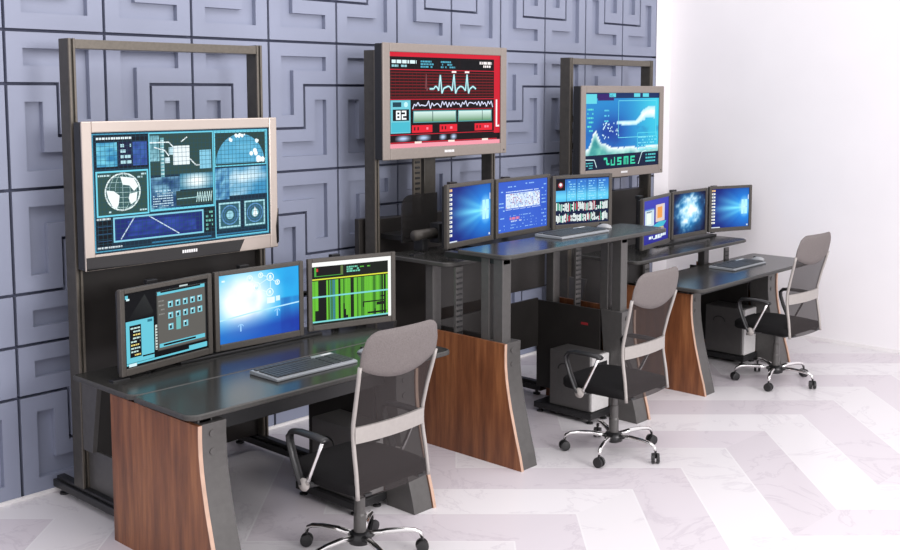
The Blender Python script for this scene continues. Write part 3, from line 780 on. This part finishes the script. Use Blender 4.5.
# ------------------------------------------------------------------ televisions
def tv(i, x0, x1, z0, z1, canvas, label, style):
    yf = 4.85; cx = (x0+x1)/2; off = (cx, yf, z0)
    r = root('television', label, 'television', off, 0, 'large televisions on the tall racks')
    bl, br_, bb, bt = (.054, .052, .080, .056) if style == 'silver' else (.062, .060, .072, .056)
    sx0, sx1, sz0, sz1 = x0+bl, x1-br_, z0+bb, z1-bt
    MB().box(x0+.001, x1-.012, yf+.0, yf+.066, z0+.003, z1-.004).build('housing', M['black_plastic'], r, off, .006)
    fm = M['silver'] if style == 'silver' else M['tv_grey']
    f = MB(); y0, y1 = yf-.014, yf+.0
    f.box(x0, sx0, y0, y1, z0, z1); f.box(sx1, x1, y0, y1, z0, z1); f.box(sx0, sx1, y0, y1, sz1, z1); f.box(sx0, sx1, y0, y1, z0, sz0)
    fo = f.build('bezel', fm, r, off, .005)
    canvas.build(r, sx0, sx1, yf-.001, sz0, sz1, off)
    lg = MB(); w = .012; k0 = cx-.045
    if style == 'silver':
        band = MB().prism([(x0+.004, z0+.004), (x0+.80*(x1-x0)-.035, z0+.004), (x0+.80*(x1-x0), sz0-.012), (x0+.004, sz0-.012)], 'y', yf-.0165, yf-.013)
        band.build('lower_band', M['gloss_black'], r, off)
        z = z0+.034; yy = yf-.0175
        # pale rim line under the picture and a dark speaker edge at the right
        MB().box(sx0-.004, sx1+.004, yf-.0165, yf-.013, sz0-.010, sz0-.003).build('rim_line', M['silver'], r, off)
        MB().prism([(x1-.012, z0+.02), (x1+.002, z0+.03), (x1+.002, z0+.22), (x1-.004, z0+.20), (x1-.016, z0+.12)], 'y', yf-.0165, yf+.03).build('speaker_edge', M['gloss_black'], r, off)
    else:
        z = z0+.03; yy = yf-.015; k0 = cx-.04
        MB().prism([(cx-.10, z0-.008), (cx+.06, z0-.008), (cx+.09, z0+.001), (cx-.13, z0+.001)], 'y', yf-.008, yf+.015).build('lower_lip', M['black_plastic'], r, off)
        MB().lathe([(.006, yf-.0155), (.006, yf-.013)], (x1-.03, 0, z0+.025), 10, 'y').build('power_button', M['black_plastic'], r, off)
    for k in range(7):
        a = k0+k*.0135; lg.box(a, a+.010, yy-.0006, yy+.001, z, z+.016)
    lg.build('maker_lettering', M['logo'], r, off)
    MB().box(cx-.2, cx+.2, yf+.062, 4.953, (z0+z1)/2-.17, (z0+z1)/2+.17).build('wall_bracket', M['black_metal'], r, off, .004)
    return r
tv(0, 2.588, 3.768, 1.221, 1.956, scr_control(), 'silver framed television over the leftmost desk, showing teal globe and map panels', 'silver')
tv(1, 4.595, 5.785, 1.672, 2.403, scr_heart(), 'grey framed television with red heartbeat screen reading 82', 'grey')
tv(2, 6.672, 7.842, 1.420, 2.146, scr_ocean(), 'grey framed television farthest right with turquoise map on its screen', 'grey')

# ------------------------------------------------------------------ monitors
def monitor(p0, p1, z0, z1, canvas, label, icons=None):
    a = Vector((p0[0], p0[1], 0)); b = Vector((p1[0], p1[1], 0)); w = (b-a).length; h = z1-z0
    ang = math.atan2(b.y-a.y, b.x-a.x); mid = (a+b)/2
    r = root('monitor', label, 'monitor', (mid.x, mid.y, z0), ang, 'flat monitors in threes on the desk shelves')
    hw = w/2-.003; bz = .027; bzb = .034
    f = MB(); y0, y1 = -.004, .022
    f.box(-hw, -hw+bz, y0, y1, 0, h); f.box(hw-bz, hw, y0, y1, 0, h); f.box(-hw+bz, hw-bz, y0, y1, h-bz*.85, h); f.box(-hw+bz, hw-bz, y0, y1, 0, bzb)
    f.build('bezel', M['bezel'], r, (0, 0, 0), .004)
    hb = MB().box(-hw+.01, hw-.01, .022, .045, .01, h-.01); hb.box(-hw*.6, hw*.6, .045, .06, .06, h-.06)
    hb.build('housing', M['black_plastic'], r, (0, 0, 0), .006)
    MB().box(-hw+bz-.001, hw-bz+.001, .006, .021, bzb-.001, h-bz*.85+.001).build('screen_glass', M['gloss_black'], r)
    canvas.build(r, -hw+bz, hw-bz, .0055, bzb, h-bz*.85)
    return r
def mon_set(sets, zshelf, label, centre, tall):
    for s in sets: monitor(*s)
    # common stand: base bar, two poles with heads and a bent rail behind the housings
    (a, b, z0, z1) = sets[0][:4]; pts = [Vector((*sets[0][0], 0)), Vector((*sets[1][0], 0)), Vector((*sets[2][0], 0)), Vector((*sets[2][1], 0))]
    cx = (sets[1][0][0]+sets[1][1][0])/2; cy = sets[1][0][1]
    base = (cx, cy+.05, zshelf)
    r = root('monitor_stand', label, 'stand', base, 0, 'three monitor stands on the desk shelves')
    zr = z0+.20
    MB().box(cx-.50, cx+.42, cy-.02, cy+.16, zshelf+.0003, zshelf+.014).build('base_plate', M['black_metal'], r, base, .004)
    for (p, t, _, zz) in [q_[:4] for q_ in sets]:
        x, y = (p[0]+t[0])/2+.01, (p[1]+t[1])/2+.17
        MB().box(x-.022, x+.022, y-.012, y+.012, zshelf+.0005, zz-.035).build('pole', M['black_metal'], r, base, .003)
        MB().box(x-.03, x+.03, y-.02, y+.016, zz-.0345, zz-.01).build('pole_cap', M['black_plastic'], r, base, .003)
        MB().box(x-.05, x+.05, (p[1]+t[1])/2+.090, y-.013, zz-.26, zz-.16).build('tilt_head', M['black_plastic'], r, base, .004)
    q = [Vector(((sets[0][0][0]+sets[0][1][0])/2, (sets[0][0][1]+sets[0][1][1])/2+.085, zr)), Vector((pts[1].x, pts[1].y+.115, zr)), Vector((pts[2].x-.02, pts[2].y+.125, zr)), Vector(((sets[2][0][0]+sets[2][1][0])/2, (sets[2][0][1]+sets[2][1][1])/2+.085, zr))]
    if zshelf > 1:
        MB().tube([(4.665, 4.64, 1.212), (4.86, 4.64, 1.212)], .034, 20).build('swivel_arm', M['bezel'], r, base, smooth=True)
        MB().box(4.846, 4.93, 4.60, 4.68, 1.150, 1.275).build('pivot_block', M['black_plastic'], r, base, .004)
        MB().box(4.70, 4.75, 4.60, 4.68, zshelf+.0003, 1.19).build('arm_foot', M['black_metal'], r, base, .004)
    MB().tube(q, .014, 10).build('rail', M['black_metal'], r, base, smooth=True)
    return r
mon_set([((2.561, 4.488), (3.136, 4.577), .762, 1.178, scr_files(), 'monitor with black and teal file windows, first from the left on the leftmost desk'),
         ((3.149, 4.579), (3.715, 4.552), .762, 1.178, scr_glow(), 'monitor with glowing pale blue picture and circle icons, middle of the leftmost desk'),
         ((3.776, 4.595), (4.321, 4.450), .762, 1.172, scr_green(), 'monitor with bright green striped columns, right end of the leftmost desk')], SH[0][4],
        'black stand behind the three monitors of the leftmost desk', 3.4, 0)
mon_set([((4.658, 4.360), (5.178, 4.433), 1.155, 1.545, scr_beam(True, 1.30, 1), 'monitor with blue light beams and white icon column at the left of the raised desk'),
         ((5.200, 4.436), (5.818, 4.472), 1.155, 1.541, scr_code(), 'monitor filled with plain blue text screen, middle of the raised desk'),
         ((5.804, 4.443), (6.311, 4.300), 1.155, 1.528, scr_dna(), 'monitor with white barcode-like rows under blue tables, right of the raised desk')], SH[1][4],
        'black stand behind the three monitors of the raised middle desk', 5.4, 0)
mon_set([((6.752, 4.328), (7.325, 4.439), .92, 1.308, scr_windows(), 'monitor with violet blue desktop and two small windows, partly hidden behind raised worktop'),
         ((7.416, 4.484), (7.974, 4.479), .92, 1.304, scr_burst(), 'monitor with white blue starburst on black, middle of the rightmost desk'),
         ((8.028, 4.497), (8.455, 4.325), .92, 1.307, scr_beam(True, 1.05, 2), 'monitor with blue light beams nearest the white wall, end of rightmost desk')], SH[2][4],
        'black stand behind the three monitors of the rightmost desk', 7.6, 0)

# ------------------------------------------------------------------ keyboards, mice
def keyboard(c, ang, z, label):
    r = root('keyboard', label, 'keyboard', (c[0], c[1], z), ang, 'keyboards on the front worktops')
    w, d = .252, .108
    b = MB().prism([(-d, .0005), (-d, .012), (-d+.02, .016), (d-.01, .020), (d, .017), (d, .0005)], 'x', -w, w).build('body', M['key_silver'], r, bevel=.003)
    kb, kn, kp = MB(), MB(), MB()
    def row(k, x0, x1, n, y):
        s = (x1-x0)/n; zz = .0155+.0045*((y+d)/(2*d))
        for i in range(n): k.box(x0+i*s+.0015, x0+(i+1)*s-.0015, y, y+.026, zz, zz+.006)
    for j in range(5): row(kb, -w+.014, .100, 14, -d+.018+j*.029)
    row(kb, -w+.014, .100, 12, d-.040)
    for j in range(5):
        if j != 2 or True: row(kn, .108, .158, 3, -d+.018+j*.029)
        row(kp, .166, w-.012, 4, -d+.018+j*.029)
    kb.build('letter_keys', M['key_dark'], r); kn.build('navigation_keys', M['key_dark'], r); kp.build('number_pad', M['key_dark'], r)
    MB().box(.172, w-.016, d-.034, d-.022, .0188, .0204).build('label_strip', M['logo'], r)
    return r
def mouse(c, ang, z, label):
    r = root('computer_mouse', label, 'mouse', (c[0], c[1], z), ang, 'computer mice beside the keyboards')
    m = MB(); n = 12; secs = [(-.050, .014, .009), (-.042, .023, .020), (-.02, .027, .028), (.01, .026, .028), (.033, .023, .020), (.048, .016, .010)]
    vs = []; fs = []
    for (y, hw, h) in secs:
        for k in range(n+1):
            a = PI*k/n; vs.append((hw*math.cos(a), y, .0005+h*math.sin(a)**.8))
    for i in range(len(secs)-1):
        for k in range(n): fs.append((i*(n+1)+k, i*(n+1)+k+1, (i+1)*(n+1)+k+1, (i+1)*(n+1)+k))
        fs.append((i*(n+1), (i+1)*(n+1), (i+1)*(n+1)+n, i*(n+1)+n))
    fs.append(tuple(range(n+1))); fs.append(tuple(range((len(secs)-1)*(n+1), len(secs)*(n+1))))
    m.add(vs, fs).build('shell', M['mouse'], r, smooth=True)
    MB().lathe([(.009, -.004), (.009, .004)], (0, .028, .0235), 12, 'x').build('scroll_wheel', M['black_plastic'], r)
    return r
keyboard((3.292, 4.035), .0, WT[0][4], 'silver edged keyboard on the leftmost worktop behind the nearest chair')
keyboard((5.465, 4.02), .0, WT[1][4], 'silver edged keyboard on the raised worktop of the middle desk')
keyboard((7.50, 3.94), .0, WT[2][4], 'silver edged keyboard on the rightmost worktop near the white wall')
mouse((3.70, 4.035), .15, WT[0][4], 'pale mouse half hidden behind headrest of the nearest chair')
mouse((5.865, 4.055), .15, WT[1][4], 'pale mouse on the raised middle worktop beside its keyboard')
mouse((7.86, 3.955), .15, WT[2][4], 'pale mouse on the rightmost worktop beside its keyboard')

# ------------------------------------------------------------------ towers
def tower(x1, label):
    x0, xe = x1-.345, x1-.153; off = (x0+.1, 4.08, .0703)
    r = root('computer_tower', label, 'computer', off, 0, 'computer towers under the desks')
    zb, zt, yf, yb = .0703, .435, 3.875, 4.19
    MB().box(x0, xe, yf, yb, zb, zt).build('case', M['tower'], r, off, .006)
    MB().box(x0+.003, xe-.003, yf-.022, yf+.001, zb+.004, zt-.004).build('front_panel', M['tower_front'], r, off, .006)
    MB().box(x0+.03, xe-.03, yf-.024, yf-.0215, zb+.16, zb+.22).build('drive_bay', M['black_plastic'], r, off)
    MB().box(x0+.03, xe-.03, yf-.024, yf-.0215, zt-.09, zt-.05).build('disc_slot', M['black_plastic'], r, off)
    MB().lathe([(.010, yf-.025), (.010, yf-.021)], (x0+.05, 0, zb+.27), 14, 'y').build('power_button', M['chrome'], r, off)
    v = MB(); pts = [(4.07+.05*math.cos(PI*k/10), zt-.12+.04*math.sin(PI*k/10)) for k in range(11)]
    v.tube([(x0-.001, p[0], p[1]) for p in pts], .004, 6).build('side_handle', M['black_plastic'], r, off)
    return r
tower(DX[0]+1.315, 'grey computer tower under the leftmost desk, behind the nearest chair')
tower(DX[1]+1.315, 'grey computer tower under the raised middle desk, on a black tray')
tower(DX[2]+1.315, 'grey computer tower under the rightmost desk, with silver front')

# ------------------------------------------------------------------ chairs
def yback(z):
    P = [(.385, -.225), (.50, -.212), (.58, -.198), (.64, -.190), (.70, -.193), (.80, -.216), (.90, -.243), (.97, -.260), (1.03, -.272), (1.12, -.286)]
    for (z0, y0), (z1, y1) in zip(P[:-1], P[1:]):
        if z <= z1: return y0+(y1-y0)*(z-z0)/(z1-z0)
    return P[-1][1]
def hwid(z):
    P = [(.385, .214), (.64, .206), (.80, .213), (.95, .226), (1.12, .226)]
    for (z0, y0), (z1, y1) in zip(P[:-1], P[1:]):
        if z <= z1: return y0+(y1-y0)*(z-z0)/(z1-z0)
    return P[-1][1]
def bow(x): return -.03*(1-(x/.22)**2)       # the back is dished a little
ZT = 1.114
def top_z(x):      # outline of the back's upper edge, rounded corners
    r = .085; ax = abs(x)-(.226-r)
    return ZT if ax <= 0 else ZT-r+math.sqrt(max(0, r*r-ax*ax))
def chair(loc, rz, base_rot, label):
    r = root('office_chair', label, 'chair', (*loc, 0), rz, 'mesh backed office chairs at the desks')
    # back mesh
    nx, nz = 16, 20; m = MB(); vs = []; fs = []
    for j in range(nz+1):
        for i in range(nx+1):
            u = -1+2*i/nx; z = .39+(1.02-.39)*j/nz; x = u*(hwid(z)-.003)
            vs.append((x, yback(z)+bow(x)*.8+.004, z))
    for j in range(nz):
        for i in range(nx): k = j*(nx+1)+i; fs.append((k, k+1, k+nx+2, k+nx+1))
    o = m.add(vs, fs).build('back_mesh', M['mesh'], r, smooth=True)
    # headrest pad, thick, crescent lower edge
    hp = MB(); n = 24; nz = 8; vs = []; fs = []
    for sd in (0, 1):
        for j in range(nz+1):
            for i in range(n+1):
                u = -1+2*i/n; x = u*.226; zt = top_z(x); zb = .955-.062*(1-u*u)
                z = zb+(zt-zb)*j/nz; e = min(1, 4*min(j/nz, 1-j/nz)+.25)*min(1, 6*(1-abs(u))+.3)
                y = yback(z)+bow(x)*.8+(.011*e if sd else -.011*e)
                vs.append((x, y, z))
    S_ = (nz+1)*(n+1)
    for j in range(nz):
        for i in range(n):
            k = j*(n+1)+i; fs.append((k, k+1, k+n+2, k+n+1)); k += S_; fs.append((k, k+n+1, k+n+2, k+1))
    for i in range(n):
        fs.append((i, i+S_, i+1+S_, i+1)); k = nz*(n+1)+i; fs.append((k, k+1, k+1+S_, k+S_))
    for j in range(nz):
        k = j*(n+1); fs.append((k, k+n+1, k+n+1+S_, k+S_)); k += n; fs.append((k, k+S_, k+n+1+S_, k+n+1))
    hp.add(vs, fs).build('headrest', M['fabric'], r, smooth=True)
    # side rails
    for s in (-1, 1):
        pts = [(s*hwid(z), yback(z), z) for z in [.385+.58*k/18 for k in range(19)]]
        MB().tube(pts, .0095, 10).build('back_rail', M['pewter'], r, smooth=True)
    # lumbar band
    b = MB(); vs = []; fs = []; n = 12
    for i in range(n+1):
        x = -.206+.412*i/n
        for (dy, z) in ((-.010, .622), (-.010, .692), (.004, .692), (.004, .622)): vs.append((x, yback(z)+bow(x)*.8+dy, z))
    for i in range(n):
        for k in range(4): fs.append((i*4+k, i*4+(k+1) % 4, (i+1)*4+(k+1) % 4, (i+1)*4+k))
    fs += [(0, 1, 2, 3), (n*4+3, n*4+2, n*4+1, n*4)]
    b.add(vs, fs).build('lumbar_band', M['pewter'], r)
    # seat cushion
    s_ = MB(); vs = []; fs = []; ny, nx = 12, 12
    def sw(v): return .225+.018*math.sin(PI*min(1, v*1.15))
    for sd in (0, 1):
        for j in range(ny+1):
            for i in range(nx+1):
                u, v = -1+2*i/nx, j/ny
                y = -.215+.485*v; cu = 1-.16*abs(u)**5 ; x = u*sw(v)*(1 if v < .75 else 1-.55*((v-.75)/.25)**3*abs(u)**2)
                e = (1-abs(u)**6)*(1-abs(2*v-1)**8)
                z = .447+.018*e-.02*max(0, v-.7) if sd else .402-.012*e
                if v > .9: z -= .018*(v-.9)/.1 if sd else 0
                vs.append((x, y, z))
    S_ = (ny+1)*(nx+1)
    for j in range(ny):
        for i in range(nx): k = j*(nx+1)+i; fs.append((k, k+nx+1, k+nx+2, k+1)); k += S_; fs.append((k, k+1, k+nx+2, k+nx+1))
    for i in range(nx): fs.append((i, i+1, i+1+S_, i+S_)); k = ny*(nx+1)+i; fs.append((k, k+S_, k+1+S_, k+1))
    for j in range(ny): k = j*(nx+1); fs.append((k, k+S_, k+nx+1+S_, k+nx+1)); k += nx; fs.append((k, k+nx+1, k+nx+1+S_, k+S_))
    s_.add(vs, fs).build('seat', M['seat'], r, smooth=True)
    MB().box(-.09, .09, -.12, .10, .355, .396).build('tilt_mechanism', M['black_plastic'], r, bevel=.008)
    MB().tube([(.08, -.02, .372), (.20, -.06, .368), (.27, -.10, .362)], [.006, .006, .011], 8).build('tilt_lever', M['black_plastic'], r, smooth=True)
    for s in (-1, 1): MB().box(s*.16-.02, s*.16+.02, -.235, -.06, .392, .404).build('back_bracket', M['black_plastic'], r, bevel=.003)
    # arms
    for s in (-1, 1):
        X = s*.283
        pad = [(X, -.105, .628), (X, -.09, .633), (X, -.03, .637), (X, .07, .636), (X, .118, .628), (X, .138, .606), (X, .136, .575), (X, .112, .51), (X, .075, .435), (X*.99, .055, .405)]
        arm = MB().tube(pad, [.010, .0125, .0125, .0125, .012, .011, .0105, .0105, .0105, .0105], 10, sx=2.0, up=(0, 0, 1)).build('arm', M['black_plastic'], r, smooth=True)
        MB().tube([(X, -.082, .622), (X, -.052, .56), (X, .0, .46), (X, .028, .405)], .0095, 10).build('arm_tube', M['chrome'], arm, smooth=True)
        MB().lathe([(.0, -.012), (.026, -.010), (.030, 0), (.026, .010), (0, .012)], (X, .045, .405), 18, 'x').build('arm_hinge', M['pewter'], arm, smooth=True)
        MB().tube([(X, .045, .400), (s*.20, .04, .392), (s*.10, .03, .388)], .013, 8, sx=1.5).build('arm_bracket', M['black_plastic'], arm, smooth=True)
    # column and base
    MB().lathe([(.024, .10), (.029, .11), (.029, .20), (.025, .21), (.024, .28), (.020, .285), (.019, .36)], (0, 0, 0), 20).build('gas_lift', M['leg'], r, smooth=False, bevel=.002)
    base = MB().lathe([(.030, .062), (.052, .072), (.055, .098), (.046, .118), (.034, .124)], (0, 0, 0), 20).build('base_hub', M['black_plastic'], r, smooth=True)
    for k in range(5):
        a = base_rot+k*2*PI/5; c, q = math.cos(a), math.sin(a)
        P = [(.04, .102), (.12, .112), (.20, .112), (.25, .106), (.276, .094), (.285, .072)]
        leg = MB().tube([(d*c, d*q, z) for d, z in P], [.015, .0135, .012, .011, .010, .009], 10, sx=1.15).build('base_leg', M['chrome'], r, smooth=True)
        ca = a+1.1+k*.9; ax = Vector((math.cos(ca), math.sin(ca), 0)); ctr = Vector((.285*c, .285*q, .030)) 
        wm = MB(); cs = MB()
        for sg in (-1, 1):
            ring = []
            for (rr, hh) in ((.012, .006), (.028, .006), (.030, .010), (.028, .022), (.010, .024)): ring.append((rr, hh*sg))
            lt = MB().lathe(ring, (0, 0, 0), 16, 'x'); R_ = Matrix.Rotation(ca, 3, 'Z')
            cs.add([tuple(R_ @ Vector(v)+ctr) for v in lt.v], lt.f)
        cs.tube([ctr+Vector((0, 0, .0)), ctr+Vector((0, 0, .045))], .007, 8)
        cs.build('caster', M['black_plastic'], leg, smooth=False)
    return r
ch = chair((3.150, 3.485), math.radians(0), math.radians(36), 'nearest mesh backed office chair with taupe headrest, at the leftmost desk')
def chair_at(loc, rz, base_rot, label): return chair(loc, rz, base_rot, label)
chair((5.118, 3.452), math.radians(0), math.radians(54), 'mesh backed office chair with taupe headrest in front of the raised middle desk')
chair((7.200, 3.462), math.radians(-4), math.radians(57), 'mesh backed office chair farthest right, against the white wall')

# ------------------------------------------------------------------ camera
cam = bpy.data.cameras.new('camera'); co = bpy.data.objects.new('camera', cam); C.objects.link(co)
F, CX, CY, YAW, PIT = 1072.2, 453.54, 198.96, .825149, .099761
cam.sensor_width = 36; cam.lens = F/900*36; cam.shift_x = -(CX-450)/900; cam.shift_y = -(275-CY)/900
fw = Vector((math.sin(YAW)*math.cos(PIT), math.cos(YAW)*math.cos(PIT), -math.sin(PIT)))
rt = Vector((math.cos(YAW), -math.sin(YAW), 0)); up = rt.cross(fw)
mw = Matrix((rt, up, -fw)).transposed().to_4x4(); mw.translation = (0, 0, 2.1)
co.matrix_world = mw; cam.clip_start = .05
sc.camera = co

# ------------------------------------------------------------------ light
w = bpy.data.worlds.new('world'); sc.world = w; w.use_nodes = True
w.node_tree.nodes['Background'].inputs['Color'].default_value = (1., .97, 1., 1); w.node_tree.nodes['Background'].inputs['Strength'].default_value = .95
def area(name, loc, tgt, sx, sy, power, col=(1, 1, 1)):
    l = bpy.data.lights.new(name, 'AREA'); l.shape = 'RECTANGLE'; l.size = sx; l.size_y = sy; l.energy = power; l.color = col
    o = bpy.data.objects.new(name, l); C.objects.link(o); o.location = loc
    o.rotation_euler = (Vector(tgt)-Vector(loc)).to_track_quat('-Z', 'Y').to_euler(); return o
area('window_light', (3.9, -4.8, 3.0), (5.0, 5., 1.2), 3.2, 2.0, 400, (1, .97, .98))
area('ceiling_light', (3.6, 2.6, 4.4), (3.6, 3.2, 0), 6., 2.5, 70, (1, .97, 1))
sc.view_settings.view_transform = 'Standard'; sc.view_settings.look = 'None'; sc.view_settings.gamma = 1; sc.view_settings.use_curve_mapping = False
sc.view_settings.exposure = .25
